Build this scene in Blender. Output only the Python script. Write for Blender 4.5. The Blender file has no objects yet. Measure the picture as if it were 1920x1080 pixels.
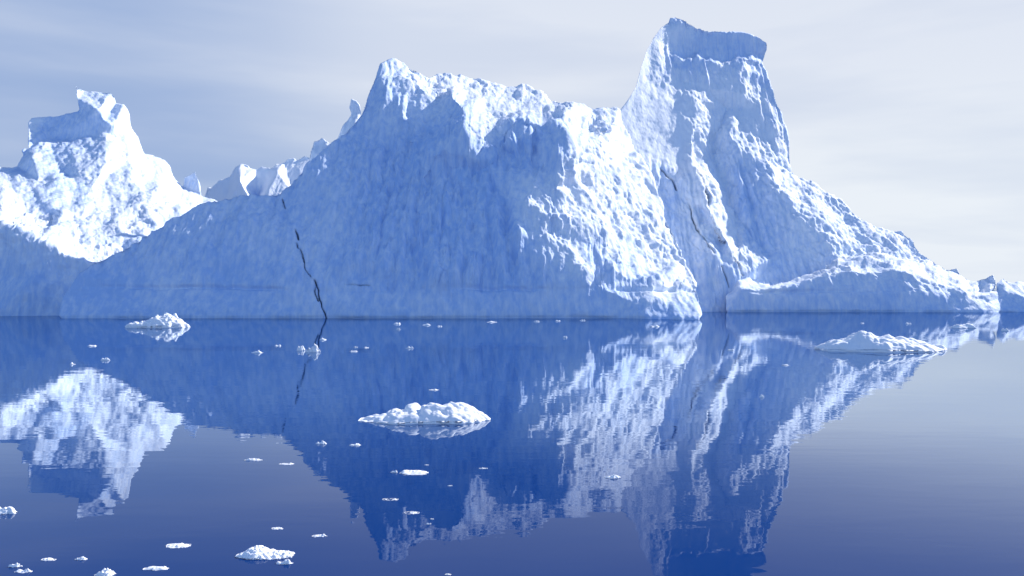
import bpy, math, random
import numpy as np
from mathutils import Vector
from mathutils.geometry import delaunay_2d_cdt

# ------------------------------------------------------------------ camera, sky, sun
S = bpy.context.scene
COL = S.collection
CAM_H, F = 6.0, 1400.0            # eye height in metres, focal length for a 1920 wide picture
cam = bpy.data.objects.new('camera', bpy.data.cameras.new('camera'))
COL.objects.link(cam)
cam.location = (0, 0, CAM_H)
cam.rotation_euler = (math.radians(90), 0, 0)
cam.data.sensor_width = 36
cam.data.lens = F / 1920 * 36
cam.data.clip_end = 60000
S.camera = cam

SUN_DIR = Vector((0.74, 0.42, 0.57)).normalized()      # towards the sun
sun_el = math.asin(SUN_DIR.z)
sun_az = math.atan2(SUN_DIR.x, SUN_DIR.y)
sl = bpy.data.lights.new('sun', 'SUN')
sl.energy = 4.8
sl.angle = math.radians(0.5)
sl.color = (1.0, 0.945, 0.87)
so = bpy.data.objects.new('sun', sl)
COL.objects.link(so)
so.rotation_euler = SUN_DIR.to_track_quat('Z', 'Y').to_euler()

S.view_settings.view_transform = 'Standard'
S.view_settings.look = 'None'
S.view_settings.exposure = 0.3
S.view_settings.gamma = 1

W = bpy.data.worlds.new('World')
S.world = W
W.use_nodes = True


class N:
    """tiny node helper"""
    def __init__(self, tree):
        self.t = tree
        tree.nodes.clear()

    def add(self, kind, ins=None, **kw):
        n = self.t.nodes.new(kind)
        for k, v in kw.items():
            setattr(n, k, v)
        for k, v in (ins or {}).items():
            s = n.inputs[k]
            if isinstance(v, bpy.types.NodeSocket):
                self.t.links.new(v, s)
            else:
                s.default_value = v
        return n

    def math(self, op, a, b=0.0, c=0.0, clamp=False):
        return self.add('ShaderNodeMath', {0: a, 1: b, 2: c}, operation=op, use_clamp=clamp).outputs[0]

    def mix(self, f, a, b, blend='MIX'):
        n = self.add('ShaderNodeMix', data_type='RGBA', blend_type=blend)
        for s, v in ((n.inputs['Factor'], f), (n.inputs[6], a), (n.inputs[7], b)):
            if isinstance(v, bpy.types.NodeSocket):
                self.t.links.new(v, s)
            else:
                s.default_value = v
        return n.outputs[2]

    def ramp(self, v, lo, hi, a=0.0, b=1.0):
        return self.add('ShaderNodeMapRange', {0: v, 1: lo, 2: hi, 3: a, 4: b}, interpolation_type='SMOOTHSTEP').outputs[0]


def build_world():
    n = N(W.node_tree)
    sky = n.add('ShaderNodeTexSky', sky_type='NISHITA', sun_disc=False, sun_elevation=sun_el,
                sun_rotation=sun_az, altitude=0, air_density=1.0, dust_density=0.3, ozone_density=2.5)
    d = n.add('ShaderNodeTexCoord').outputs['Generated']
    x, y, z = n.add('ShaderNodeSeparateXYZ', {0: d}).outputs
    # deep polar blue overhead and away from the sun
    blue = n.mix(1.0, sky.outputs[0], (1.0, 1.14, 1.42, 1), 'MULTIPLY')
    # thin high cloud, in bands
    zs = n.math('ADD', n.math('ABSOLUTE', z), 0.18)
    u = n.math('DIVIDE', x, zs)
    v = n.math('DIVIDE', y, zs)
    p = n.add('ShaderNodeCombineXYZ', {0: n.math('MULTIPLY', u, 0.35), 1: n.math('MULTIPLY', v, 1.1), 2: 3.7}).outputs[0]
    n1 = n.add('ShaderNodeTexNoise', {'Vector': p, 'Scale': 1.0, 'Detail': 5.0, 'Roughness': 0.5, 'Distortion': 0.4}).outputs[0]
    p2 = n.add('ShaderNodeCombineXYZ', {0: n.math('MULTIPLY', x, 1.6), 1: n.math('MULTIPLY', z, 9.0), 2: 1.3}).outputs[0]
    n2 = n.add('ShaderNodeTexNoise', {'Vector': p2, 'Scale': 1.4, 'Detail': 4.0, 'Roughness': 0.5}).outputs[0]
    bands = n.ramp(n.math('ADD', n.math('MULTIPLY', n1, 0.4), n.math('MULTIPLY', n2, 0.6)), 0.36, 0.66)
    # bright veil towards the right and low over the horizon, clearer at left
    front = n.ramp(y, -0.25, 0.65)
    right = n.ramp(n.math('SUBTRACT', x, n.math('MULTIPLY', z, 0.3)), -0.45, 0.42)
    high = n.ramp(z, 0.10, 0.30)
    m = n.math('ADD', n.math('MULTIPLY', right, 0.78), n.math('MULTIPLY', bands, 0.42), clamp=True)
    m = n.math('ADD', m, n.math('MULTIPLY', n.math('MULTIPLY', high, n.ramp(x, -0.48, -0.12, 0.0, 0.75)), n.math('SUBTRACT', 1.0, right)), clamp=True)
    low = n.ramp(z, 0.75, 0.30)
    m = n.math('MULTIPLY', n.math('MULTIPLY', m, front), low)
    veil = n.mix(high, (6.2, 6.6, 7.1, 1), (5.6, 6.0, 6.8, 1))
    base = n.mix(n.math('MULTIPLY', front, low), blue, (2.5, 3.4, 5.35, 1))
    c = n.mix(m, base, veil)
    bg = n.add('ShaderNodeBackground', {0: c, 1: 0.108})
    out = n.add('ShaderNodeOutputWorld', {0: bg.outputs[0]})


build_world()


# ------------------------------------------------------------------ helpers
def at(px, py, D):
    """a spot seen at photo position (px, py) and D metres away"""
    return ((px - 960) / F * D, D, CAM_H - (py - 540) / F * D)


def hash3(ix, iy, iz, seed):
    h = (ix.astype(np.int64) * 374761393 + iy.astype(np.int64) * 668265263 + iz.astype(np.int64) * 2147483647 * 31 + seed * 974634777) & 0xffffffff
    h = ((h ^ (h >> 13)) * 1274126177) & 0xffffffff
    h = ((h ^ (h >> 16)) * 2246822519) & 0xffffffff
    return (h ^ (h >> 15)) & 0xffffffff


_G = np.random.RandomState(5).normal(size=(256, 3))
_G /= np.linalg.norm(_G, axis=1)[:, None]


def noise(P, seed=0):
    """3-D gradient noise, about -1..1"""
    i = np.floor(P).astype(np.int64)
    f = P - i
    w = f * f * f * (f * (f * 6 - 15) + 10)
    r = 0
    for dx in (0, 1):
        wx = w[:, 0] if dx else 1 - w[:, 0]
        for dy in (0, 1):
            wy = w[:, 1] if dy else 1 - w[:, 1]
            for dz in (0, 1):
                wz = w[:, 2] if dz else 1 - w[:, 2]
                g = _G[hash3(i[:, 0] + dx, i[:, 1] + dy, i[:, 2] + dz, seed) & 255]
                r = r + wx * wy * wz * (g[:, 0] * (f[:, 0] - dx) + g[:, 1] * (f[:, 1] - dy) + g[:, 2] * (f[:, 2] - dz))
    return r * 1.6


def fbm(P, octaves, seed=0, gain=0.5, kind=''):
    r, a = 0, 1.0
    for o in range(octaves):
        v = noise(P * (2.03 ** o) + o * 17.3, seed + o)
        if kind == 'billow':
            v = np.abs(v) * 2 - 0.6
        elif kind == 'ridge':
            v = 0.6 - np.abs(v) * 2
        r = r + a * v
        a *= gain
    return r


def new_mesh(name, V, Fq, mat, attrs=None, smooth=True):
    V = np.asarray(V, dtype=np.float32)
    Fq = np.asarray(Fq, dtype=np.int32)
    k = Fq.shape[1]
    me = bpy.data.meshes.new(name)
    me.vertices.add(len(V))
    me.vertices.foreach_set('co', V.ravel())
    me.loops.add(Fq.size)
    me.loops.foreach_set('vertex_index', Fq.ravel())
    me.polygons.add(len(Fq))
    me.polygons.foreach_set('loop_start', np.arange(0, Fq.size, k, dtype=np.int32))
    me.polygons.foreach_set('loop_total', np.full(len(Fq), k, dtype=np.int32))
    me.update(calc_edges=True)
    me.validate()
    if smooth:
        me.polygons.foreach_set('use_smooth', np.ones(len(me.polygons), dtype=bool))
    for an, av in (attrs or {}).items():
        a = me.attributes.new(an, 'FLOAT', 'POINT')
        a.data.foreach_set('value', np.asarray(av, dtype=np.float32))
    me.materials.append(mat)
    o = bpy.data.objects.new(name, me)
    COL.objects.link(o)
    return o


def tag(o, label=None, cat=None, group=None, kind=None):
    for k, v in (('label', label), ('category', cat), ('group', group), ('kind', kind)):
        if v:
            o[k] = v
    return o


# ------------------------------------------------------------------ materials
def ice_material(name, ice=(0.44, 0.605, 0.885), snow=(0.86, 0.90, 0.96), attrs=True, bump=0.35):
    m = bpy.data.materials.new(name)
    m.use_nodes = True
    n = N(m.node_tree)
    co = n.add('ShaderNodeTexCoord').outputs['Object']
    big = n.add('ShaderNodeTexNoise', {'Vector': co, 'Scale': 0.09, 'Detail': 6.0, 'Roughness': 0.6}).outputs[0]
    fine = n.add('ShaderNodeTexNoise', {'Vector': co, 'Scale': 1.7, 'Detail': 5.0, 'Roughness': 0.65}).outputs[0]
    st = n.add('ShaderNodeMapping', {0: co, 3: (0.9, 0.9, 0.06)}).outputs[0]
    streak = n.add('ShaderNodeTexNoise', {'Vector': st, 'Scale': 1.0, 'Detail': 5.0, 'Roughness': 0.6}).outputs[0]
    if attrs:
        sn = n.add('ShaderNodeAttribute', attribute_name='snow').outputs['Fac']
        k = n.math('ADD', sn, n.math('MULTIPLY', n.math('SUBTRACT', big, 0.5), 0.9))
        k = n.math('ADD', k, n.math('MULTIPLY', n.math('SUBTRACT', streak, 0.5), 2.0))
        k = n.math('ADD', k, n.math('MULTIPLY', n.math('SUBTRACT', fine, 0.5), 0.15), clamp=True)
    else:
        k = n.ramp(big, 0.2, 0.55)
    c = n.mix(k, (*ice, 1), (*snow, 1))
    if attrs:
        dirt = n.add('ShaderNodeAttribute', attribute_name='dirt').outputs['Fac']
        dn = n.math('MULTIPLY', dirt, n.ramp(fine, 0.30, 0.52), clamp=True)
        c = n.mix(dn, c, (0.015, 0.022, 0.045, 1))
    gr = n.add('ShaderNodeMapping', {0: co, 3: (1.0, 1.0, 0.4)}).outputs[0]
    b1 = n.add('ShaderNodeTexNoise', {'Vector': gr, 'Scale': 1.5, 'Detail': 8.0, 'Roughness': 0.66}).outputs[0]
    bm = n.add('ShaderNodeBump', {'Strength': 0.6, 'Distance': bump, 'Height': b1}).outputs[0]
    b = n.add('ShaderNodeBsdfPrincipled', {'Base Color': c, 'Roughness': 0.62, 'IOR': 1.31, 'Normal': bm})
    b.inputs['Specular IOR Level'].default_value = 0.25
    n.add('ShaderNodeOutputMaterial', {0: b.outputs[0]})
    return m


MAT_ICE = ice_material('glacier_ice')
MAT_FLOE = ice_material('floe_snow', ice=(0.82, 0.88, 0.95), snow=(0.93, 0.94, 0.97), attrs=False, bump=0.012)


def water_material():
    m = bpy.data.materials.new('calm_sea_water')
    m.use_nodes = True
    n = N(m.node_tree)
    co = n.add('ShaderNodeTexCoord').outputs['Object']
    s1 = n.add('ShaderNodeMapping', {0: co, 2: (0, 0, 0.12), 3: (0.25, 1.0, 1.0)}).outputs[0]
    w1 = n.add('ShaderNodeTexNoise', {'Vector': s1, 'Scale': 0.55, 'Detail': 3.0, 'Roughness': 0.5}).outputs[0]
    s2 = n.add('ShaderNodeMapping', {0: co, 2: (0, 0, -0.2), 3: (0.45, 1.0, 1.0)}).outputs[0]
    w2 = n.add('ShaderNodeTexNoise', {'Vector': s2, 'Scale': 2.2, 'Detail': 2.0, 'Roughness': 0.5}).outputs[0]
    # calm slicks and slightly ruffled patches
    s3 = n.add('ShaderNodeMapping', {0: co, 3: (0.3, 1.0, 1.0)}).outputs[0]
    patch = n.ramp(n.add('ShaderNodeTexNoise', {'Vector': s3, 'Scale': 0.035, 'Detail': 3.0}).outputs[0], 0.42, 0.62, 0.35, 1.0)
    h = n.math('ADD', n.math('MULTIPLY', w1, 0.0065), n.math('MULTIPLY', n.math('MULTIPLY', w2, patch), 0.0016))
    bm = n.add('ShaderNodeBump', {'Strength': 1.0, 'Distance': 1.0, 'Height': h}).outputs[0]
    body = n.add('ShaderNodeBsdfDiffuse', {0: (0.0004, 0.029, 0.155, 1), 'Normal': bm})
    mirror = n.add('ShaderNodeBsdfGlossy', {'Color': (0.83, 0.915, 1.0, 1), 'Roughness': 0.0, 'Normal': bm})
    fr = n.add('ShaderNodeFresnel', {'IOR': 1.333, 'Normal': bm}).outputs[0]
    fr = n.math('SMOOTH_MIN', n.math('MULTIPLY', n.math('POWER', fr, 1.9), 4.2), 0.70, 0.45)
    b = n.add('ShaderNodeMixShader', {0: fr, 1: body.outputs[0], 2: mirror.outputs[0]})
    n.add('ShaderNodeOutputMaterial', {0: b.outputs[0]})
    return m


MAT_WATER = water_material()

# ------------------------------------------------------------------ the sea
R_ = 30000.0
w = new_mesh('water', [(-R_, -R_, 0), (R_, -R_, 0), (R_, R_, 0), (-R_, R_, 0)], [(0, 1, 2, 3)], MAT_WATER, smooth=False)
tag(w, kind='structure')


# ------------------------------------------------------------------ icebergs
def seg_dist(X, Y, pts, closed=True):
    """distance and nearest point from every (X, Y) to a polyline"""
    best = np.full(X.shape, 1e18)
    bx, by = X.copy(), Y.copy()
    k = len(pts)
    for i in range(k if closed else k - 1):
        (ax, ay), (cx, cy) = pts[i], pts[(i + 1) % k]
        dx, dy = cx - ax, cy - ay
        L = dx * dx + dy * dy + 1e-9
        t = np.clip(((X - ax) * dx + (Y - ay) * dy) / L, 0, 1)
        qx, qy = ax + t * dx, ay + t * dy
        d = (X - qx) ** 2 + (Y - qy) ** 2
        s = d < best
        best[s] = d[s]
        bx[s] = qx[s]
        by[s] = qy[s]
    return np.sqrt(best), bx, by


def inside(X, Y, pts):
    r = np.zeros(X.shape, dtype=bool)
    k = len(pts)
    for i in range(k):
        (ax, ay), (cx, cy) = pts[i], pts[(i + 1) % k]
        if ay == cy:
            continue
        s = ((ay > Y) != (cy > Y)) & (X < (cx - ax) * (Y - ay) / (cy - ay) + ax)
        r ^= s
    return r


def smoothstep(a, b, v):
    t = np.clip((v - a) / (b - a), 0, 1)
    return t * t * (3 - 2 * t)


def iceberg(name, sky, foot, ctrl, creases=(), step=2.0, thick=45.0, seed=1, warp=6.0, blur=2,
            cracks=(), amp=1.0, notch=None, fine=1.0, dip=(0, 0, -1), puff=0.0):
    """sky: skyline (px, py, D) left to right; foot: waterline (px, D) right to left;
    ctrl: {key: (px, py, D, rough, flute, snow)} spots on the face; creases: chains of keys."""
    pts, vals = [], []

    def put(px, py, D, a):
        pts.append(Vector((px, py)))
        vals.append((1.0 / D, *a))
        return len(pts) - 1
    dflt = (0.5, 0.3, 0.5)
    ring = []
    for q in sky:
        ring.append(put(q[0], q[1], q[2], q[3:6] if len(q) > 3 else dflt))
    wl = []
    for q in foot:
        px, D = q[0], q[1]
        a = q[2:5] if len(q) > 2 else (0.15, 0.2, 0.25)
        py = 540 + CAM_H * F / D
        ring.append(put(px, py + 22, D - 0.3, a))
        wl.append(put(px, py, D, a))
    keys = {}
    for k, q in ctrl.items():
        keys[k] = put(q[0], q[1], q[2], q[3:6] if len(q) > 3 else dflt)
    edges = [(ring[i], ring[(i + 1) % len(ring)]) for i in range(len(ring))]
    edges += [(wl[i], wl[i + 1]) for i in range(len(wl) - 1)]
    for ch in creases:
        edges += [(keys[a], keys[b]) for a, b in zip(ch, ch[1:])]
    poly = [(pts[i].x, pts[i].y) for i in ring]
    x0 = min(p[0] for p in poly) - 20
    x1 = max(p[0] for p in poly) + 20
    y0 = min(p[1] for p in poly) - 20
    y1 = max(p[1] for p in poly) + 20
    for cx, cy in ((x0, y0), (x1, y0), (x1, y1), (x0, y1)):
        j = min(range(len(ring)), key=lambda i: (pts[ring[i]].x - cx) ** 2 + (pts[ring[i]].y - cy) ** 2)
        vals.append(vals[ring[j]])
        pts.append(Vector((cx, cy)))
    vo, eo, fo, ov, oe, of = delaunay_2d_cdt(pts, edges, [], 0, 1e-4)
    vv = np.zeros((len(vo), 4))
    have = np.zeros(len(vo), dtype=bool)
    for i, src in enumerate(ov):
        if src:
            vv[i] = vals[src[0]]
            have[i] = True
    P2 = np.array([(p.x, p.y) for p in vo])
    A2 = np.array([(p.x, p.y) for p in pts])
    for i in np.where(~have)[0]:       # crossings of creases: nearest two spots
        d = ((A2 - P2[i]) ** 2).sum(1)
        j = np.argsort(d)[:2]
        vv[i] = (np.array(vals[j[0]]) * d[j[1]] + np.array(vals[j[1]]) * d[j[0]]) / (d[j[0]] + d[j[1]] + 1e-9)
    # paint the triangles into a map of 1/D and surface kinds
    Wd, Hd = int(x1 - x0) + 1, int(y1 - y0) + 1
    M = np.zeros((Hd, Wd, 4))
    for f in fo:
        for t in range(1, len(f) - 1):
            i, j, k = f[0], f[t], f[t + 1]
            a, b, c = P2[i], P2[j], P2[k]
            det = (b[0] - a[0]) * (c[1] - a[1]) - (c[0] - a[0]) * (b[1] - a[1])
            if abs(det) < 1e-9:
                continue
            lx, hx = int(max(0, math.floor(min(a[0], b[0], c[0]) - x0))), int(min(Wd - 1, math.ceil(max(a[0], b[0], c[0]) - x0)))
            ly, hy = int(max(0, math.floor(min(a[1], b[1], c[1]) - y0))), int(min(Hd - 1, math.ceil(max(a[1], b[1], c[1]) - y0)))
            gx, gy = np.meshgrid(np.arange(lx, hx + 1) + x0, np.arange(ly, hy + 1) + y0)
            l1 = ((gx - a[0]) * (c[1] - a[1]) - (c[0] - a[0]) * (gy - a[1])) / det
            l2 = ((b[0] - a[0]) * (gy - a[1]) - (gx - a[0]) * (b[1] - a[1])) / det
            l0 = 1 - l1 - l2
            ok = (l0 > -1e-6) & (l1 > -1e-6) & (l2 > -1e-6)
            val = l0[..., None] * vv[i] + l1[..., None] * vv[j] + l2[..., None] * vv[k]
            M[ly:hy + 1, lx:hx + 1][ok] = val[ok]
    for _ in range(blur):
        Q = np.pad(M, ((2, 2), (2, 2), (0, 0)), mode='edge')
        Q = (Q[1:-3] + Q[2:-2] + Q[3:-1]) / 3
        M = (Q[:, 1:-3] + Q[:, 2:-2] + Q[:, 3:-1]) / 3
    # grid of the face
    xs = np.arange(x0, x1, step)
    ys = np.arange(y0, y1, step)
    X, Y = np.meshgrid(xs, ys)
    ins = inside(X, Y, poly)
    c_in = ins[:-1, :-1] | ins[1:, :-1] | ins[:-1, 1:] | ins[1:, 1:]
    use = np.zeros_like(ins)
    for dy in (0, 1):
        for dx in (0, 1):
            use[dy:dy + c_in.shape[0], dx:dx + c_in.shape[1]] |= c_in
    d, bx, by = seg_dist(X[use], Y[use], poly)
    ux, uy, ui = X[use], Y[use], ins[use]
    ux = np.where(ui, ux, bx)
    uy = np.where(ui, uy, by)
    d = np.where(ui, d, 0)
    idx = np.full(X.shape, -1, dtype=np.int64)
    idx[use] = np.arange(use.sum())
    cy_, cx_ = np.where(c_in)
    quad = np.stack([idx[cy_, cx_], idx[cy_ + 1, cx_], idx[cy_ + 1, cx_ + 1], idx[cy_, cx_ + 1]], 1)
    # irregular borders between facets
    sky_line = [(q[0], q[1]) for q in sky]
    ds, _, _ = seg_dist(ux, uy, sky_line, closed=False)
    q3 = np.stack([ux, uy, np.full_like(ux, seed * 3.1)], 1)
    wa = warp * smoothstep(0, 18, ds) * smoothstep(0, 25, (540 + CAM_H * F / 170) - uy + 20)
    lx = ux + wa * (fbm(q3 / 45, 4, seed + 11))
    ly = uy + wa * (fbm(q3 / 45, 4, seed + 23))

    def sample(lx, ly):
        fx = np.clip(lx - x0, 0, Wd - 1.001)
        fy = np.clip(ly - y0, 0, Hd - 1.001)
        ix, iy = fx.astype(int), fy.astype(int)
        tx, ty = (fx - ix)[:, None], (fy - iy)[:, None]
        return (M[iy, ix] * (1 - tx) + M[iy, ix + 1] * tx) * (1 - ty) + (M[iy + 1, ix] * (1 - tx) + M[iy + 1, ix + 1] * tx) * ty
    V4 = sample(lx, ly)
    D = 1.0 / V4[:, 0]
    rough, flute, snow = V4[:, 1], V4[:, 2], V4[:, 3]
    Pf = np.stack([(ux - 960) / F * D, D, CAM_H - (uy - 540) / F * D], 1)
    # rear surface, swelling back from the outline
    n_f = len(ux)
    free = d > 0
    Db = D + thick * (1 - np.exp(-d / 45.0)) * 1.15
    Pb = np.stack([(ux - 960) / F * Db, Db, np.minimum(CAM_H - (uy - 540) / F * Db, Pf[:, 2] - 0.15 * (Db - D))], 1)
    bmap = np.arange(n_f)
    bmap[free] = n_f + np.arange(free.sum())
    V = np.concatenate([Pf, Pb[free]])
    quads = np.concatenate([quad, bmap[quad][:, ::-1]])
    ra = np.concatenate([rough, rough[free]])
    fl = np.concatenate([flute, flute[free]])
    sn = np.concatenate([snow, snow[free]])
    dd = np.concatenate([d, d[free]])

    def normals(V):
        a = V[quads[:, 2]] - V[quads[:, 0]]
        b = V[quads[:, 3]] - V[quads[:, 1]]
        fn = np.cross(a, b)
        nn = np.zeros_like(V)
        for k in range(4):
            for c in range(3):
                nn[:, c] += np.bincount(quads[:, k], fn[:, c], len(V))
        return nn / (np.linalg.norm(nn, axis=1)[:, None] + 1e-9)
    nn = normals(V)
    z = V[:, 2]
    above = smoothstep(-1.0, 1.5, z)
    tdir = np.array(dip, dtype=float)
    tdir /= np.linalg.norm(tdir)
    wv = np.stack([noise(V / 7.0, seed + 30 + k) for k in range(3)], 1)
    Vw = V + 2.2 * wv
    along = (Vw @ tdir)[:, None] * tdir
    Vs = Vw - along * (1 - 1 / 3.4)          # drawn out down the slope
    big = fbm(V / 17.0, 3, seed + 40) * 1.5
    crag = fbm(Vs / 2.7, 6, seed + 50, 0.6)
    mass = fbm(Vw / np.array([8.0, 8.0, 11.0]), 3, seed + 53, 0.5, 'ridge')
    rid = fbm(Vs / 5.0, 6, seed + 55, 0.55, 'ridge')
    puf = fbm(Vs / 4.0, 5, seed + 58, 0.55, 'billow')
    lump = (crag * 0.42 + rid * 0.36 + mass * 0.7) * (1 - puff) + (puf * 0.85 + crag * 0.2 + mass * 0.4) * puff
    # some stretches are battered, others scoured smooth
    var = 0.45 + 0.85 * smoothstep(-0.35, 0.45, fbm(V / 13.0, 2, seed + 45))
    lump = lump * var
    chop = fbm(V / np.array([1.3, 1.3, 2.4]), 3, seed + 60, 0.6)
    flut = fbm(V / np.array([2.6, 70.0, 45.0]) + 0.25 * wv, 5, seed + 70, 0.5, 'ridge')
    scoop = fbm(V / np.array([9.0, 60.0, 26.0]), 3, seed + 75, 0.5, 'billow')
    calm = smoothstep(0.3, 1.0, notch and 1.0 or 0.0)
    disp = big * (0.08 + 0.92 * np.maximum(ra, fl * 0.6)) + lump * 0.95 * ra + chop * 0.26 * fine * (0.07 + ra) + flut * 0.95 * fl + scoop * 1.3 * fl
    disp *= amp * (0.25 + 0.75 * above)
    if notch:                      # the line the sea has cut while the berg floated higher
        zn = notch + 0.9 * noise(V / 26.0, seed + 80)
        below = 1 - smoothstep(-0.9, 0.9, z - zn)
        disp = disp * (1 - 0.5 * below)
        disp -= 0.8 * np.exp(-((z - zn) / 0.35) ** 2) * (0.1 + 0.9 * smoothstep(-0.1, 0.5, noise(V / 14.0, seed + 81)))
        disp -= 0.6 * np.exp(-((z - 0.1) / 0.3) ** 2) * (0.6 + 0.5 * noise(V / 8.0, seed + 83))
    # cracks: narrow grooves holding dark dirt
    PX = np.concatenate([ux, ux[free]])
    PY = np.concatenate([uy, uy[free]])
    dirt = np.zeros(len(V))
    for line, wd, st in cracks:
        jx = 2.2 * noise(np.stack([PX / 14, PY / 14, PX * 0], 1), seed + 90)
        cd, _, _ = seg_dist(PX + jx, PY, line, closed=False)
        k = np.exp(-(cd / (wd * 0.72)) ** 2) * smoothstep(-0.55, 0.15, noise(np.stack([PX / 30, PY / 26, PX * 0 + 5], 1), seed + 91) + st)
        k[n_f:] = 0
        dirt = np.maximum(dirt, k)
        disp = disp - 1.3 * k
    V = V + nn * disp[:, None]
    return new_mesh(name, V, quads, MAT_ICE, {'snow': sn, 'dirt': dirt})


# surface kinds: (roughness, fluting, snow cover; in PALE also painted light)
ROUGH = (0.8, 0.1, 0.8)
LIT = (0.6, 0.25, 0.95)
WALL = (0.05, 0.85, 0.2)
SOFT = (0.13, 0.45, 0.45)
PALE = (0.05, 0.04, 1.4)  # extra whiteness on the tower's left face stands in for light through ice
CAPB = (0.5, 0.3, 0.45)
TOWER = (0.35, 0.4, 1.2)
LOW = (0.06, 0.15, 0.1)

# --- the great blocky berg in the middle
sky = [(110, 592, 147.5, *LOW), (118, 560, 150, *LOW), (148, 512, 152, *LOW), (180, 490, 154, *SOFT), (240, 462, 157, *SOFT), (310, 420, 160, *SOFT),
       (380, 379, 164, *SOFT), (430, 371, 166, *SOFT), (458, 364, 167, *SOFT), (490, 366, 167, *SOFT), (522, 362, 168, *SOFT), (545, 344, 169, *SOFT),
       (576, 312, 171, *SOFT), (608, 286, 174, *SOFT), (640, 256, 177, *SOFT), (662, 231, 180, *SOFT), (677, 212, 182, *SOFT), (693, 170, 187, *SOFT),
       (703, 146, 191, *SOFT), (714, 122, 195, *SOFT), (728, 113, 198, *SOFT), (742, 112, 200, *ROUGH), (757, 124, 202, *ROUGH), (776, 130, 204, *ROUGH),
       (800, 145, 207, *ROUGH), (822, 141, 215, *LIT), (848, 140, 218, *LIT), (882, 146, 220, *LIT), (915, 153, 221, *LIT), (950, 162, 222, *LIT),
       (985, 163, 222, *LIT), (1010, 174, 218, *LIT), (1035, 190, 214, *LIT), (1052, 193, 206, *LIT), (1075, 191, 200, *LIT), (1092, 197, 202, *ROUGH),
       (1110, 208, 206, *ROUGH), (1140, 204, 212, *ROUGH), (1156, 207, 214, *ROUGH), (1165, 230, 212, *LIT), (1190, 275, 206, *LIT), (1206, 305, 202, *LIT),
       (1226, 348, 196, *LIT), (1245, 400, 188, *LIT), (1266, 442, 181, *LIT), (1285, 500, 170, *LIT), (1300, 532, 162, *LIT), (1311, 562, 151, *SOFT), (1316, 588, 144, *SOFT)]
foot = [(1312, 140.5), (1280, 141.5), (1220, 145), (1150, 148), (1000, 148), (900, 147), (700, 147), (614, 147.5), (500, 147.5), (300, 147), (112, 147)]
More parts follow.
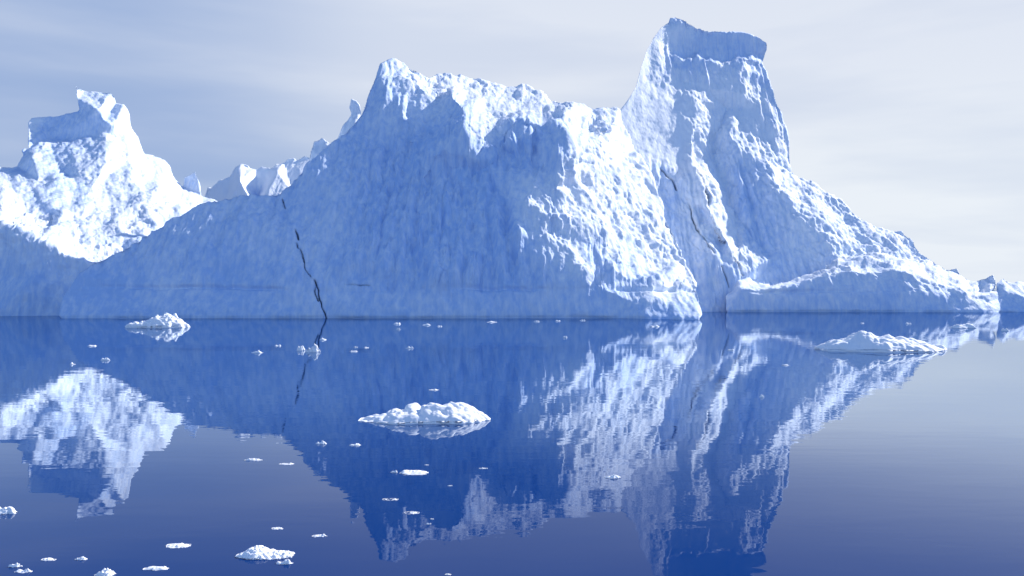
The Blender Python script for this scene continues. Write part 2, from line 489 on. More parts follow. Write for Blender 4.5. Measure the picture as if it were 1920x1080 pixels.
C = {
    # brow of the front wall
    'b0': (742, 135, 196, *SOFT), 'b1': (755, 150, 193, *ROUGH), 'b2': (785, 168, 191, *ROUGH), 'b3': (812, 196, 186, *ROUGH), 'b4': (850, 183, 183, *SOFT),
    'b5': (872, 197, 180, *SOFT), 'b6': (887, 224, 177, *SOFT), 'b7': (920, 245, 176, *ROUGH), 'b8': (950, 257, 176, *ROUGH), 'b9': (972, 232, 177, *SOFT),
    'b10': (1010, 230, 176, *SOFT), 'b11': (1040, 228, 175, *SOFT), 'b12': (1064, 250, 172, *SOFT),
    # plateau
    'p1': (850, 160, 204, 0.35, 0.1, 0.95), 'p2': (905, 190, 197, 0.35, 0.1, 0.95), 'p3': (960, 205, 196, 0.35, 0.1, 0.95), 'p4': (1020, 207, 194, 0.35, 0.1, 0.95), 'p5': (1070, 215, 186, *LIT),
    # edge between the wall and the sunlit right slope
    'e1': (1062, 300, 168, *ROUGH), 'e2': (1056, 335, 166, *ROUGH), 'e3': (1036, 362, 163, *ROUGH), 'e4': (1042, 405, 160, *ROUGH),
    'e5': (1060, 455, 156, *ROUGH), 'e6': (1090, 508, 152, *ROUGH), 'e7': (1122, 534, 151, *SOFT),
    # right slope
    'r1': (1120, 260, 183, *ROUGH), 'r2': (1110, 340, 175, *LIT), 'r3': (1165, 350, 183, *ROUGH), 'r4': (1130, 430, 164, *ROUGH), 'r5': (1200, 430, 176, *LIT),
    'r6': (1150, 470, 159, *ROUGH), 'r7': (1235, 500, 166, *LIT), 'r8': (1180, 540, 152.5, *SOFT), 'r9': (1250, 545, 154, *LIT), 'r10': (1150, 225, 198, *ROUGH),
    'h1': (1110, 462, 161, *SOFT), 'h2': (1140, 486, 156, *SOFT), 'h6': (1118, 505, 154, *SOFT), 'h3': (1186, 462, 169, *SOFT), 'h4': (1234, 512, 156, *SOFT), 'h5': (1178, 520, 154.5, *SOFT), 'h7': (1160, 500, 153, *SOFT), 'h8': (1205, 458, 171, *LIT),
    # ledge at the foot of the right slope
    'k1': (1180, 565, 149, *SOFT), 'k2': (1220, 556, 150, *LIT), 'k3': (1270, 566, 149, *SOFT), 'k4': (1302, 575, 147, *SOFT),
    # front wall
    'z1': (1001, 240, 177, *SOFT), 'z2': (1001, 312, 170.5, *SOFT), 'z3': (989, 245, 174, *SOFT), 'z4': (1014, 245, 172.5, *SOFT), 'z5': (989, 310, 168.5, *WALL), 'z6': (1015, 312, 168, *SOFT),
    'z7': (1050, 300, 167, *SOFT), 'z8': (960, 262, 171, *WALL), 'z9': (945, 275, 172.5, *WALL),
    'w3': (790, 260, 174, *WALL), 'y1': (872, 245, 170, *SOFT), 'y2': (832, 286, 169, *SOFT), 'y3': (893, 296, 168.3, *SOFT), 'y4': (838, 318, 169.9, *WALL), 'y5': (885, 316, 169.5, *WALL), 'y6': (915, 320, 169.2, *WALL),
    
    'w1': (700, 260, 178, *SOFT), 'w2': (735, 190, 184, *SOFT), 
    'w6': (930, 310, 169, *WALL), 'w9': (1000, 345, 163, *ROUGH),
    'w10': (780, 340, 167, *WALL), 'w11': (880, 340, 167, *WALL), 'w12': (700, 400, 161, *WALL), 'w13': (850, 430, 157.5, *WALL), 'w14': (960, 430, 157, *WALL),
    'w15': (1010, 470, 153.5, *SOFT), 'w16': (620, 370, 164, *SOFT), 'w17': (560, 430, 159, *SOFT), 'w18': (470, 430, 159, *SOFT), 'w19': (340, 460, 157, *SOFT),
    'w20': (240, 530, 152, *LOW), 'w21': (420, 520, 153, *LOW), 'w22': (600, 510, 152.5, *SOFT), 'w23': (720, 510, 151.5, *WALL), 'w24': (850, 520, 151, *WALL),
    'w25': (970, 530, 150.5, *WALL), 'w26': (1050, 530, 150.5, *SOFT), 'w27': (750, 300, 173, *WALL), 'w28': (718, 300, 172.5, *WALL), 'w29': (985, 400, 158.5, *ROUGH),
    'w30': (1010, 430, 157.5, *ROUGH),
}
cr = [['b0', 'b1', 'b2', 'b3', 'b4', 'b5', 'b6', 'b7', 'b8', 'b9', 'b10', 'b11', 'b12', 'e1', 'e2', 'e3', 'e4', 'e5', 'e6', 'e7', 'r8'],
      ['p1', 'p2', 'p3', 'p4', 'p5'], ['z1', 'z2'], ['z3', 'z5'], ['z4', 'z6'], ['y2', 'y3'], ['y4', 'y5', 'y6'], ['r8', 'k1', 'k2', 'r9']]
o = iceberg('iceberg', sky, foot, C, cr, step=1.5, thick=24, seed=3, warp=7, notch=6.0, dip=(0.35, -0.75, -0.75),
            cracks=[([(529, 373), (533, 388)], 1.2, 9), ([(553, 429), (559, 446)], 1.6, 9), ([(555, 455), (557, 463)], 1.3, 9),
                    ([(562, 464), (568, 482), (572, 502)], 1.3, 9), ([(572, 502), (590, 530)], 0.8, 0.1), ([(590, 526), (598, 545), (599, 562), (604, 575), (610, 588), (614, 602)], 1.5, 9),
                    ([(596, 530), (590, 545), (596, 565)], 1.2, 0.0), ([(625, 532), (700, 533)], 0.8, -0.1)])
tag(o, 'largest iceberg, broad block with shaded blue front wall, snowy plateau and bright right slope', 'iceberg', 'icebergs')

# --- the tall tower behind it, with the long rubble slope to the right
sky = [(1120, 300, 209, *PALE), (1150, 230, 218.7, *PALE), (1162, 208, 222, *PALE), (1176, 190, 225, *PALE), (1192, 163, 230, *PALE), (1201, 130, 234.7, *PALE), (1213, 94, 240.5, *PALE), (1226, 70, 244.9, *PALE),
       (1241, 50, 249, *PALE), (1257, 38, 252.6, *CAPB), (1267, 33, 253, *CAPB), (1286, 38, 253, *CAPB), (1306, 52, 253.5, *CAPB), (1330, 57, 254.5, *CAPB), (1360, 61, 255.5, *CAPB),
       (1396, 62, 257, *CAPB), (1424, 71, 258, *CAPB), (1437, 80, 258.5, *CAPB), (1438, 94, 259, *CAPB), (1433, 106, 259, *SOFT), (1429, 120, 257, *SOFT), (1442, 150, 252, *SOFT),
       (1455, 185, 247, *SOFT), (1467, 220, 244, *SOFT), (1478, 262, 240, *SOFT), (1482, 300, 236, *SOFT), (1483, 323, 233, *ROUGH), (1500, 334, 232, *ROUGH), (1530, 345, 231, *ROUGH),
       (1548, 365, 229, *ROUGH), (1575, 380, 228, *ROUGH), (1600, 399, 226, *ROUGH), (1620, 415, 225, *ROUGH), (1640, 429, 224, *ROUGH), (1665, 436, 223, *ROUGH),
       (1690, 434, 222, *ROUGH), (1710, 450, 220, *ROUGH), (1726, 475, 217, *ROUGH), (1750, 490, 214, *ROUGH), (1775, 512, 210, *ROUGH), (1800, 535, 204, *ROUGH)]
foot = [(1800, 197), (1700, 195), (1550, 194), (1450, 193), (1370, 190), (1330, 188), (1300, 188), (1200, 190), (1120, 192)]
C = {
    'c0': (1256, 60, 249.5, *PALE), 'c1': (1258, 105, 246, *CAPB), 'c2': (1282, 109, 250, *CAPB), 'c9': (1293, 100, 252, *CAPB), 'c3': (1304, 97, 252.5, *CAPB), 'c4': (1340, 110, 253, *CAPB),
    'c5': (1360, 119, 253.5, *CAPB), 'c6': (1382, 112, 255, *CAPB), 'c7': (1410, 100, 257, *CAPB), 'c8': (1428, 108, 259, *CAPB),
    'd2': (1282, 113, 243.5, *SOFT), 'd3': (1304, 105, 245, *SOFT), 'd4': (1340, 114, 246, *SOFT), 'd5': (1362, 124, 247, *LIT), 'd6': (1384, 118, 249, *SOFT), 'd7': (1412, 108, 252, *SOFT),
    'u1': (1290, 170, 239, *TOWER), 'u2': (1325, 165, 241, *TOWER), 'u3': (1352, 140, 245, *LIT), 'u4': (1385, 180, 243, *TOWER), 'u5': (1425, 200, 243, *TOWER), 'u6': (1460, 260, 239, *TOWER),
    'u7': (1410, 255, 236, *TOWER),
    # the left face
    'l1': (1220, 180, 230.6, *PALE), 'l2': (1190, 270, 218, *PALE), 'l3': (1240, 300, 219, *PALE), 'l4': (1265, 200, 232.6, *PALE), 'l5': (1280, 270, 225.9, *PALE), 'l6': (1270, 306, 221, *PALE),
    # sunlit streak: left edge and the valley on its right
    's1': (1306, 180, 236, *LIT), 's2': (1298, 235, 229.5, *LIT), 's3': (1296, 290, 222.5, *LIT), 's4': (1306, 322, 213, *LIT), 's5': (1322, 380, 206.5, *LIT), 's6': (1342, 425, 201.5, *LIT), 's7': (1370, 470, 198, *LIT),
    't1': (1366, 208, 244, *LIT), 't2': (1342, 250, 238, *LIT), 't3': (1337, 300, 231, *LIT), 't4': (1356, 345, 224.5, *LIT), 't5': (1369, 395, 218, *LIT), 't6': (1380, 450, 209, *LIT), 't7': (1384, 482, 201, *LIT),
    # shaded bowl and its rim
    'v1': (1368, 248, 233, *ROUGH), 'v2': (1400, 272, 229, *ROUGH), 'v3': (1440, 305, 226.5, *ROUGH), 'v4': (1478, 330, 228.5, *ROUGH),
    'v5': (1380, 330, 222, *WALL), 'v6': (1430, 370, 217, *SOFT), 'v7': (1400, 430, 212, *WALL), 'v8': (1450, 480, 205.5, *SOFT), 'v9': (1420, 525, 201, *SOFT),
    # rubble slope
    'g1': (1500, 400, 213, *ROUGH), 'g2': (1560, 430, 214, *ROUGH), 'g3': (1620, 460, 214, *ROUGH), 'g4': (1500, 460, 208, *ROUGH), 'g5': (1570, 490, 205, *ROUGH), 'g6': (1650, 495, 205, *ROUGH),
    'g7': (1720, 515, 204, *ROUGH), 'g8': (1520, 520, 204, *SOFT), 'g9': (1470, 360, 216, *ROUGH),
    # slabs below the left face
    'q1': (1240, 318, 217, *SOFT), 'q2': (1268, 350, 212, *SOFT), 'q3': (1260, 430, 203, *SOFT), 'q4': (1292, 380, 209, *LIT), 'q5': (1312, 430, 203, *LIT), 'q6': (1332, 470, 198, *LIT),
    'q7': (1345, 490, 196, *SOFT), 'q8': (1300, 520, 193, *SOFT), 'q9': (1350, 540, 192, *SOFT), 'q10': (1395, 515, 194.5, *SOFT), 'q11': (1320, 400, 208, *SOFT), 'q12': (1350, 455, 201.5, *SOFT),
}
cr = [['c0', 'c1', 'c2', 'c3', 'c4', 'c5', 'c6', 'c7', 'c8'], ['d2', 'd3', 'd4', 'd5', 'd6', 'd7'], ['s1', 's2', 's3', 's4', 's5', 's6', 's7', 'q10'],
      ['t1', 't2', 't3', 't4', 't5', 't6', 't7'], ['c1', 'l4', 'l5', 'l6'], ['v1', 'v2', 'v3', 'v4'], ['q4', 'q5', 'q6', 'q7'], ['q1', 'q2'], ['v1', 'v5', 'v7']]
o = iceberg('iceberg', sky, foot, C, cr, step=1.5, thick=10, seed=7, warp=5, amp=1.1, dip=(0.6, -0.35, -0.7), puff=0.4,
            cracks=[([(1240, 315), (1250, 330), (1262, 340), (1268, 356)], 2.0, 0.4), ([(1290, 378), (1300, 408), (1306, 425), (1318, 442), (1328, 462), (1338, 476)], 1.2, 0.1),
                    ([(1308, 320), (1318, 350), (1332, 395), (1346, 421), (1360, 446), (1371, 468), (1378, 482), (1388, 500), (1396, 516)], 1.0, 0.35),
                    ([(1352, 500), (1362, 520), (1368, 538)], 1.2, 0.2)])
tag(o, 'tallest iceberg, tower with dark flat cap and long rubble slope down to the right', 'iceberg', 'icebergs')

# --- low rubbly berg at the right
sky = [(1361, 584, 186, *LOW), (1362, 556, 188, *SOFT), (1370, 540, 197, *SOFT), (1382, 523, 195, *LIT), (1403, 513, 197, *ROUGH), (1426, 529, 197, *LIT), (1446, 533, 197, *LIT), (1481, 526, 198, *LIT),
       (1520, 514, 199, *LIT), (1540, 504, 200, *ROUGH), (1574, 483, 202, *ROUGH), (1607, 474, 206, *ROUGH), (1650, 472, 208, *ROUGH), (1687, 480, 208, *ROUGH), (1729, 491, 207, *ROUGH),
       (1758, 496, 206, *ROUGH), (1776, 503, 205, *ROUGH), (1794, 502, 204, *ROUGH), (1802, 512, 203, *ROUGH), (1817, 526, 201, *ROUGH), (1830, 526, 200, *ROUGH), (1846, 519, 199, *ROUGH),
       (1862, 513, 198, *ROUGH), (1868, 530, 196, *ROUGH), (1872, 560, 192, *SOFT), (1876, 582, 187, *SOFT)]
foot = [(1876, 185), (1850, 184), (1790, 184), (1700, 185), (1600, 186), (1500, 186), (1420, 186), (1363, 185)]
C = {
    'a1': (1384, 545, 187.5, *SOFT), 'a2': (1440, 543, 188, *ROUGH), 'a3': (1500, 533, 189, *SOFT), 'a4': (1560, 505, 191, *ROUGH), 'a5': (1600, 508, 190.5, *ROUGH),
    'a6': (1650, 506, 191, *ROUGH), 'a7': (1700, 516, 190.5, *ROUGH), 'a8': (1750, 525, 190, *ROUGH), 'a9': (1800, 535, 189, *ROUGH), 'a10': (1822, 556, 187, *ROUGH), 'a11': (1850, 565, 188, *ROUGH),
    'm1': (1600, 550, 187.5, *SOFT), 'm2': (1700, 552, 187, *SOFT), 'm3': (1780, 560, 186, *SOFT), 'm4': (1500, 560, 187, *SOFT), 'm5': (1862, 548, 191, *ROUGH),
}
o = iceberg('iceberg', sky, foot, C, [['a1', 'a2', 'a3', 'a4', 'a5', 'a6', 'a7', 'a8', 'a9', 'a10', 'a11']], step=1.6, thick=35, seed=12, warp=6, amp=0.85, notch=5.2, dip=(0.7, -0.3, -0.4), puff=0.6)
tag(o, 'long low rubbly iceberg with snowy crest and dark blue foot, in front of the tower', 'iceberg', 'icebergs')

# --- its neighbour running out of the picture
sky = [(1862, 586, 190, *SOFT), (1866, 552, 194, *SOFT), (1868, 534, 196, *ROUGH), (1881, 522, 198, *ROUGH), (1894, 530, 198, *ROUGH), (1920, 531, 199, *ROUGH), (1980, 520, 202, *ROUGH),
       (2060, 505, 205, *ROUGH), (2150, 530, 205, *ROUGH), (2230, 570, 200, *SOFT)]
foot = [(2232, 192), (2100, 188), (1980, 187), (1920, 188), (1862, 189)]
C = {'a1': (1885, 545, 193, *SOFT), 'a2': (1920, 552, 191, *SOFT), 'a3': (1990, 545, 192, *ROUGH), 'a4': (2080, 530, 195, *ROUGH)}
o = iceberg('iceberg', sky, foot, C, [['a1', 'a2', 'a3', 'a4']], step=2.2, thick=30, seed=15, warp=5, amp=0.7)
tag(o, 'low blue iceberg cut off by the right edge of the photo', 'iceberg', 'icebergs')

# --- sunlit berg with the spire at the left
SN = (0.32, 0.15, 0.75)
sky = [(-330, 560, 190, *SOFT), (-260, 430, 215, *SN), (-150, 350, 235, *SN), (-60, 318, 248, *SN), (0, 312, 255, *SN), (22, 314, 256, *SN), (33, 313, 257, *SOFT), (44, 292, 262, *SOFT), (42, 281, 264, *SOFT), (53, 277, 266, *SOFT),
       (53, 230, 277, *PALE), (60, 222, 279, *PALE), (100, 220, 281, *CAPB), (124, 214, 282, *CAPB), (147, 208, 283, *CAPB), (145, 185, 285, *SN), (143, 172, 286, *SN), (141, 162, 287, *SN), (150, 166, 287, *SN), (157, 171, 291, *SN),
       (178, 173, 292, *SN), (207, 174, 293, *SN), (214, 182, 293, *SN), (216, 194, 292, *SN), (231, 198, 290, *SN), (240, 215, 291, *SN), (243, 237, 291, *SN), (257, 257, 289, *SN), (271, 287, 285, *SN), (289, 291, 286, *SN),
       (306, 300, 285, *SN), (317, 308, 284, *SN), (325, 334, 280, *SN), (343, 352, 277, *SN), (346, 345, 277, *SN), (346, 332, 278, *SN), (357, 329, 278, *SN), (366, 321, 278, *SN), (373, 345, 275, *SN), (377, 367, 270, *SN), (412, 379, 262, *SN),
       (470, 420, 230, *SOFT), (520, 540, 190, *LOW)]
foot = [(520, 175), (400, 172), (250, 166), (113, 162), (0, 160), (-150, 165), (-330, 180)]
C = {
    # edge of the dark lower cliff
    'f0': (-200, 440, 180, *SOFT), 'f1': (-60, 420, 171, *SOFT), 'f2': (0, 424, 168, *ROUGH), 'f3': (40, 436, 167.5, *ROUGH), 'f4': (80, 454, 167, *ROUGH), 'f5': (130, 476, 167, *ROUGH), 'f6': (186, 503, 168.5, *ROUGH),
    'f7': (225, 512, 173, *ROUGH), 'f8': (300, 480, 180, *SOFT), 'f9': (400, 480, 185, *SOFT),
    'g0': (60, 520, 163.5, *LOW), 'g1': (-100, 510, 165.5, *LOW),
    # dark band under the spire
    'c1': (88, 262, 275, *CAPB), 'c2': (82, 240, 278, *CAPB), 'c3': (120, 258, 277, *CAPB), 'c4': (160, 256, 277, *CAPB), 'c5': (200, 252, 278, *SN), 'c6': (222, 256, 280, *SN), 'c7': (215, 240, 280, *CAPB),
    'c8': (160, 222, 279, *CAPB), 'c9': (195, 228, 280, *CAPB), 'c10': (180, 205, 279, *SN), 'c11': (215, 225, 283, *SN),
    # big sunlit slope
    's1': (60, 300, 252, *SN), 's2': (70, 340, 236, *SN), 's3': (30, 370, 215, *SN), 's4': (105, 400, 205, *ROUGH), 's5': (130, 300, 254, *SN), 's6': (200, 300, 252, *SN), 's7': (180, 400, 206, *SN),
    's8': (235, 300, 264, *SN), 's9': (265, 360, 238, *SN), 's10': (230, 440, 190, *ROUGH), 's11': (290, 400, 212, *ROUGH), 's12': (330, 380, 235, *SN), 's13': (300, 340, 258, *SN),
    'n1': (115, 318, 250, *SOFT), 'n2': (150, 350, 233, *SOFT), 'n3': (163, 374, 219, *SOFT), 'n4': (112, 345, 231, *SOFT), 'n5': (135, 380, 214, *SN),
    'n6': (140, 325, 243, *SN), 'n7': (170, 355, 232, *SN),
    'x1': (60, 400, 203, *ROUGH), 'x7': (195, 472, 179, *ROUGH), 'x8': (150, 455, 181, *ROUGH), 'x4': (10, 335, 240, *SN), 'x5': (118, 402, 197, *SOFT), 'x6': (75, 375, 214, *SOFT), 'x2': (104, 392, 206, *SOFT), 'x3': (130, 395, 205, *SN),
}
cr = [['f0', 'f1', 'f2', 'f3', 'f4', 'f5', 'f6', 'f7', 'f8', 'f9'], ['c1', 'c3', 'c4', 'c5', 'c6', 'c11'], ['c8', 'c9', 'c7'], ['s8', 's9', 's11', 's10'], ['n1', 'n2', 'n3'], ['n6', 'n7', 'n3'], ['c2', 'c1', 's1']]
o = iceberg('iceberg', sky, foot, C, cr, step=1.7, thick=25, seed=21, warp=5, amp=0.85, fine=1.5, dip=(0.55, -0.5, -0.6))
tag(o, 'sunlit white iceberg with a broken spire, behind the left end of the largest one', 'iceberg', 'icebergs')

# --- pale ice wall far behind, seen over the low saddle
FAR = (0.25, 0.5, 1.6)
sky = [(370, 395, 330, *FAR), (384, 370, 330, *FAR), (390, 352, 330, *FAR), (398, 354, 331, *FAR), (412, 338, 332, *FAR), (432, 331, 332, *FAR), (441, 313, 332, *FAR), (452, 308, 332, *FAR), (464, 310, 331, *FAR), (468, 317, 331, *FAR), (480, 318, 330, *FAR), (492, 313, 331, *FAR),
       (508, 316, 331, *FAR), (520, 308, 333, *FAR), (532, 306, 333, *FAR), (540, 299, 333, *FAR), (550, 297, 334, *FAR), (556, 301, 334, *FAR), (570, 292, 334, *FAR), (583, 296, 334, *FAR), (620, 320, 334, *FAR), (660, 400, 325, *FAR), (690, 560, 310, *FAR)]
foot = [(690, 300), (500, 298), (370, 300)]
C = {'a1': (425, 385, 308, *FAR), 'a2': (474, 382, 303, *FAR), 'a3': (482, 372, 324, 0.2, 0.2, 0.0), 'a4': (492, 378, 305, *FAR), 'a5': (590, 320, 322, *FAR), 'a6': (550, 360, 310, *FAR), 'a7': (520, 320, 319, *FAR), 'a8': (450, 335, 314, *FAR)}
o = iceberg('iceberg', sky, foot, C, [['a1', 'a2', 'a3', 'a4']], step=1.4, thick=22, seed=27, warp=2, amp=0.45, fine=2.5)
tag(o, 'pale distant iceberg wall peeping over the low saddle beside the sunlit spire', 'iceberg', 'icebergs')
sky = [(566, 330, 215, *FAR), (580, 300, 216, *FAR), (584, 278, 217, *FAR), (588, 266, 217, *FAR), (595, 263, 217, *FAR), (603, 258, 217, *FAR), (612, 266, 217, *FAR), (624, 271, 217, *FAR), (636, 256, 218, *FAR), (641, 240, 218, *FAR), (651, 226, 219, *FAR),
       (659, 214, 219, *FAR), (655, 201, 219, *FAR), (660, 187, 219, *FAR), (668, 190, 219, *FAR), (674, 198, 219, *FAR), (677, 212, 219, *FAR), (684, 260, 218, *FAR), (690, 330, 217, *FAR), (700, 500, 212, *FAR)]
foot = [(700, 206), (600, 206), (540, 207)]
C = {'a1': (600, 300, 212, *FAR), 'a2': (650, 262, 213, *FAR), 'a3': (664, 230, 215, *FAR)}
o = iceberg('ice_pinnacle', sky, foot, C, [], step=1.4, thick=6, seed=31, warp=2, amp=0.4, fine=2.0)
tag(o, 'thin jagged pale ice fins peeping over the upper left slope of the largest iceberg', 'ice pinnacle', 'icebergs')


# ------------------------------------------------------------------ ice floes
def floe(px, base, wpx, hpx, seed, prof=None, deep=0.55, skew=0.0):
    """a lumpy slab floating at photo spot (px, base): its near edge at the waterline"""
    rs = np.random.RandomState(seed)
    D = CAM_H * F / (base - 540)
    hw = wpx / F * D / 2
    hd = hw * deep
    D += hd
    hw = wpx / F * D / 2
    H = max(0.05, hpx / F * D - hd * 2 * CAM_H / D * 0.5)
    big = wpx > 90
    nr, nt = (90, 300) if big else ((26, 72) if wpx > 20 else (12, 30))
    t = np.linspace(0, 2 * math.pi, nt, endpoint=False)
    r = np.linspace(0, 1, nr + 1)[1:]
    T, Rr = np.meshgrid(t, r)
    T, Rr = T.ravel(), Rr.ravel()
    es = 1.0 if big else 2.0
    edge = 1 + es * 0.16 * noise(np.stack([np.cos(T) * 1.6, np.sin(T) * 1.6, T * 0 + seed * 1.7], 1), seed) \
             + es * 0.07 * noise(np.stack([np.cos(T) * 5, np.sin(T) * 5, T * 0 + seed], 1), seed + 1)
    X = np.cos(T) * np.sign(1) * Rr * hw * edge
    X = np.clip(X, -hw, hw)
    Y = np.sin(T) * Rr * hd * edge + skew * X
    # height: steep rim, then lumps following the side profile
    rim = np.sqrt(np.clip(1 - Rr ** 4.5, 0, 1))
    if prof is None:
        k = 6
        pu = np.linspace(-1, 1, k)
        ph = np.clip(0.35 + 0.75 * rs.rand(k), 0.25, 1)
        ph[0] *= 0.5
        ph[-1] *= 0.5
        ph /= ph.max()
    else:
        pu, ph = [p[0] for p in prof], [p[1] for p in prof]
    hgt = np.interp(X / hw, pu, ph)
    Pn = np.stack([X, Y, X * 0 + seed], 1)
    L = hw * 0.34
    l1 = fbm(Pn / L, 2, seed + 3, 0.45, 'billow')
    # steps across the slab so that it is no dome: higher along a wandering spine
    spine = 1 - 0.45 * np.clip(np.abs(Y / hd - 0.15 * np.sin(X / hw * 3 + seed)) ** 1.3, 0, 1)
    Z = H * hgt * rim * spine * (0.92 + 0.2 * l1) - 0.02
    V = np.stack([X, Y, Z], 1)
    # a rounded side that tucks in just above the water, then the keel
    Vr = V[-nt:].copy()
    e = V[-nt:]
    mid = e.copy()
    mid[:, :2] *= 1.0
    mid[:, 2] = 0.015
    V[-nt:, 2] = 0.15 * H * np.interp(e[:, 0] / hw, pu, ph)
    tuck = V[-nt:].copy()
    tuck[:, :2] *= 0.995
    tuck[:, 2] = 0.012
    keel = tuck.copy()
    keel[:, :2] *= 0.98
    keel[:, 2] = -0.35 * H - 0.05
    top = np.array([[0, 0, float(np.mean(V[:nt, 2]))]])
    bot = np.array([[0, 0, -0.6 * H - 0.08]])
    V = np.concatenate([V, tuck, keel, top, bot])
    nrow = nr + 2
    i = np.arange(nt)
    j = (i + 1) % nt
    Q = [np.stack([k * nt + i, k * nt + nt + i, k * nt + nt + j, k * nt + j], 1) for k in range(nrow - 1)]
    ti, bi = nrow * nt, nrow * nt + 1
    ev = i[::2]
    Q.append(np.stack([np.full(len(ev), ti), ev, (ev + 1) % nt, (ev + 2) % nt], 1))
    kb = (nrow - 1) * nt
    Q.append(np.stack([np.full(len(ev), bi), kb + (ev + 2) % nt, kb + (ev + 1) % nt, kb + ev], 1))
    Q = np.concatenate(Q)
    # push lumps outwards everywhere above the water
    a = V[Q[:, 2]] - V[Q[:, 0]]
    b = V[Q[:, 3]] - V[Q[:, 1]]
    fn = np.cross(a, b)
    nn = np.zeros_like(V)
    for k in range(4):
        for c in range(3):
            nn[:, c] += np.bincount(Q[:, k], fn[:, c], len(V))
    nn /= np.linalg.norm(nn, axis=1)[:, None] + 1e-12
    g = fbm((V + seed) / (hw * (0.26 if big else 0.5)), 3, seed + 9, 0.4, 'billow')
    V = V + nn * (g * H * (0.10 if big else 0.10) * smoothstep(-0.02, 0.10 * H, V[:, 2]))[:, None]
    o = new_mesh('ice_floe', V, Q, MAT_FLOE)
    o.location = ((px - 960) / F * D, D, 0)
    return o


BIG = [
    (1655, 661, 256, 44, 5, [(-1, .35), (-.82, .72), (-.6, .62), (-.42, .9), (-.22, 1), (-.05, .8), (.12, .85), (.3, .62), (.55, .5), (.72, .38), (.85, .55), (1, .3)], .42,
     'largest ice floe, long lumpy white raft below the rubble slope at right'),
    (797, 796, 246, 46, 6, [(-1, .12), (-.75, .35), (-.45, .62), (-.2, .72), (0, .85), (.2, .9), (.42, 1), (.62, .92), (.8, .72), (.92, .5), (1, .3)], .42,
     'bright lumpy white ice floe tapering to the left, centre of the foreground water'),
    (294, 615, 120, 32, 7, [(-1, .4), (-.85, .55), (-.6, .35), (-.3, .5), (0, .8), (.3, 1), (.45, .95), (.7, .75), (1, .35)], .4,
     'chunky white floe rising to the right, close under the dark wall at left'),
    (498, 1050, 108, 30, 8, [(-1, .35), (-.7, .55), (-.35, 1), (0, .7), (.3, .45), (.7, .55), (1, .6)], .45,
     'flat snow floe with a raised right tip, bottom of the photo left of centre'),
]
for px, b, w_, h_, sd, pr, dp, lab in BIG:
    tag(floe(px, b, w_, h_, sd, pr, dp), lab, 'ice floe', 'ice floes')

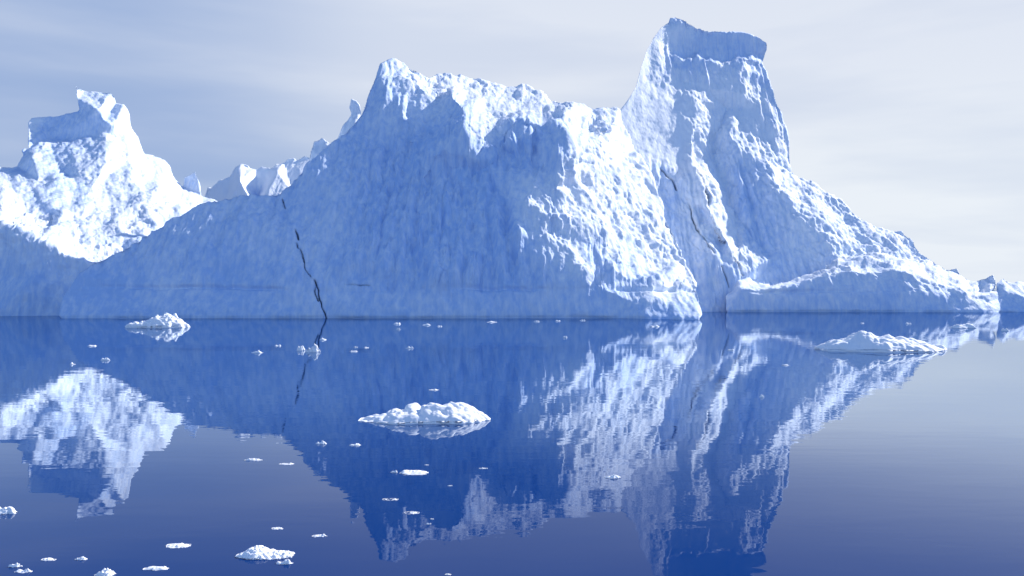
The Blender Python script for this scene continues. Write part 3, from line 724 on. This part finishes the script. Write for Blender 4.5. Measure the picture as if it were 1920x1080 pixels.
SMALL = [  # px, middle py, width, height, label
    (483, 659, 24, 6, 'small flat floe left of the double lump, mid water at left'),
    (521, 647, 12, 4, 'tiny floe between the flat slab and the double lump at left'),
    (564, 652, 15, 11, 'smaller left half of the double lump beside the crack reflection'),
    (587, 652, 28, 17, 'rounded right half of the double lump beside the crack reflection'),
    (605, 635, 14, 5, 'tiny floe just above the double lump, under the dark crack'),
    (667, 650, 9, 3, 'speck of ice right of the double lump, upper left of three specks'),
    (663, 658, 15, 3, 'thin flat speck right of the double lump, lowest of three specks'),
    (687, 651, 10, 3, 'speck of ice right of the double lump, rightmost of three specks'),
    (768, 651, 15, 5, 'small white floe alone in dark water, above the central floe'),
    (745, 606, 15, 4, 'thin floe near the foot of the great wall, first from the crack'),
    (747, 616, 7, 4, 'round speck just below the first thin floe by the great wall'),
    (800, 608, 16, 4, 'thin floe at the foot of the great wall, second from the crack'),
    (824, 611, 10, 3, 'tiny speck right of the second thin floe by the great wall'),
    (922, 603, 20, 3, 'long thin floe hard against the foot of the great wall'),
    (173, 648, 18, 3, 'very thin floe below the chunky floe at far left'),
    (197, 673, 19, 6, 'small white floe above the reflection of the sunlit spire berg'),
    (136, 681, 13, 5, 'tiny floe at the top left of the spire berg reflection'),
    (814, 730, 19, 4, 'small thin floe just above the central bright floe'),
    (602, 829, 21, 8, 'small white floe below left of the central floe, left of two'),
    (666, 833, 21, 6, 'small white floe below the central floe left end, right of two'),
    (475, 861, 33, 6, 'flat slushy floe in the pale sky reflection, left of two'),
    (537, 869, 27, 5, 'thin slushy floe in the pale sky reflection, right of two'),
    (774, 885, 58, 11, 'low jagged floe below the central bright floe'),
    (739, 883, 14, 7, 'small lump at the left end of the low jagged floe'),
    (800, 871, 8, 3, 'tiny speck just above the low jagged floe'),
    (906, 877, 16, 4, 'tiny floe in dark water to the right of the low jagged floe'),
    (732, 936, 30, 5, 'thin floe in the dark peak reflection below the jagged floe'),
    (772, 962, 28, 4, 'thin grey floe in the dark peak reflection, lower of two'),
    (804, 981, 9, 5, 'speck near the tip of the peak reflection, lower of a pair'),
    (810, 972, 7, 4, 'speck near the tip of the peak reflection, upper of a pair'),
    (844, 910, 9, 3, 'speck in dark water below the tiny floe right of the jagged one'),
    (8, 955, 48, 19, 'smooth white floe cut off by the left edge of the photo'),
    (520, 990, 22, 6, 'small grey floe above the flat floe with the raised tip'),
    (599, 1003, 29, 8, 'small white floe up to the right of the floe with the raised tip'),
    (333, 1023, 50, 10, 'flat thin floe to the left of the floe with the raised tip'),
    (533, 1052, 32, 13, 'rounded lump under the right end of the floe with the raised tip'),
    (293, 1065, 46, 10, 'thin slanting floe at the bottom edge beneath the flat thin one'),
    (198, 1073, 40, 18, 'thick round floe touching the bottom edge at left'),
    (152, 1046, 22, 9, 'small floe above the thick round floe at the bottom edge'),
    (91, 1048, 26, 8, 'small grey floe between the corner pair and the thick round floe'),
    (29, 1058, 24, 12, 'upper floe of the pair in the bottom left corner'),
    (44, 1069, 30, 11, 'lower floe of the pair in the bottom left corner'),
    (840, 1076, 11, 5, 'speck of ice at the bottom edge below the peak reflection'),
    (1006, 602, 11, 3, 'speck by the foot of the great wall, leftmost of three in its right part'),
    (1046, 601, 11, 3, 'speck by the foot of the great wall, middle of three in its right part'),
    (1092, 600, 11, 3, 'speck by the foot of the great wall, rightmost of three in its right part'),
    (1060, 631, 8, 5, 'small bright speck in dark water below the right end of the great wall'),
    (1227, 611, 19, 4, 'thin grey floe on the bright reflection of the sunlit ledge'),
    (1370, 655, 13, 4, 'speck of ice below the left end of the low rubbly iceberg'),
    (1472, 684, 15, 3, 'thin speck left of and below the largest floe'),
    (1428, 742, 10, 6, 'round bright speck in the middle of the tower reflection'),
    (1148, 893, 32, 9, 'small bright floe at the lower end of the sunlit slope reflection'),
    (1617, 605, 7, 3, 'tiny speck above the largest floe'),
    (1703, 606, 12, 3, 'small speck above the right half of the largest floe'),
    (1807, 611, 47, 9, 'flat white floe close to the low rubbly iceberg, right of the largest floe'),
    (1885, 617, 16, 7, 'small floe near the right edge under the cut off iceberg'),
]
for i, (px, py, w_, h_, lab) in enumerate(SMALL):
    tag(floe(px, py + h_ * 0.5, w_, h_ * 1.05, 100 + i, None, 0.3 + 0.25 * ((i * 7) % 5) / 4), lab, 'ice floe', 'ice floes')
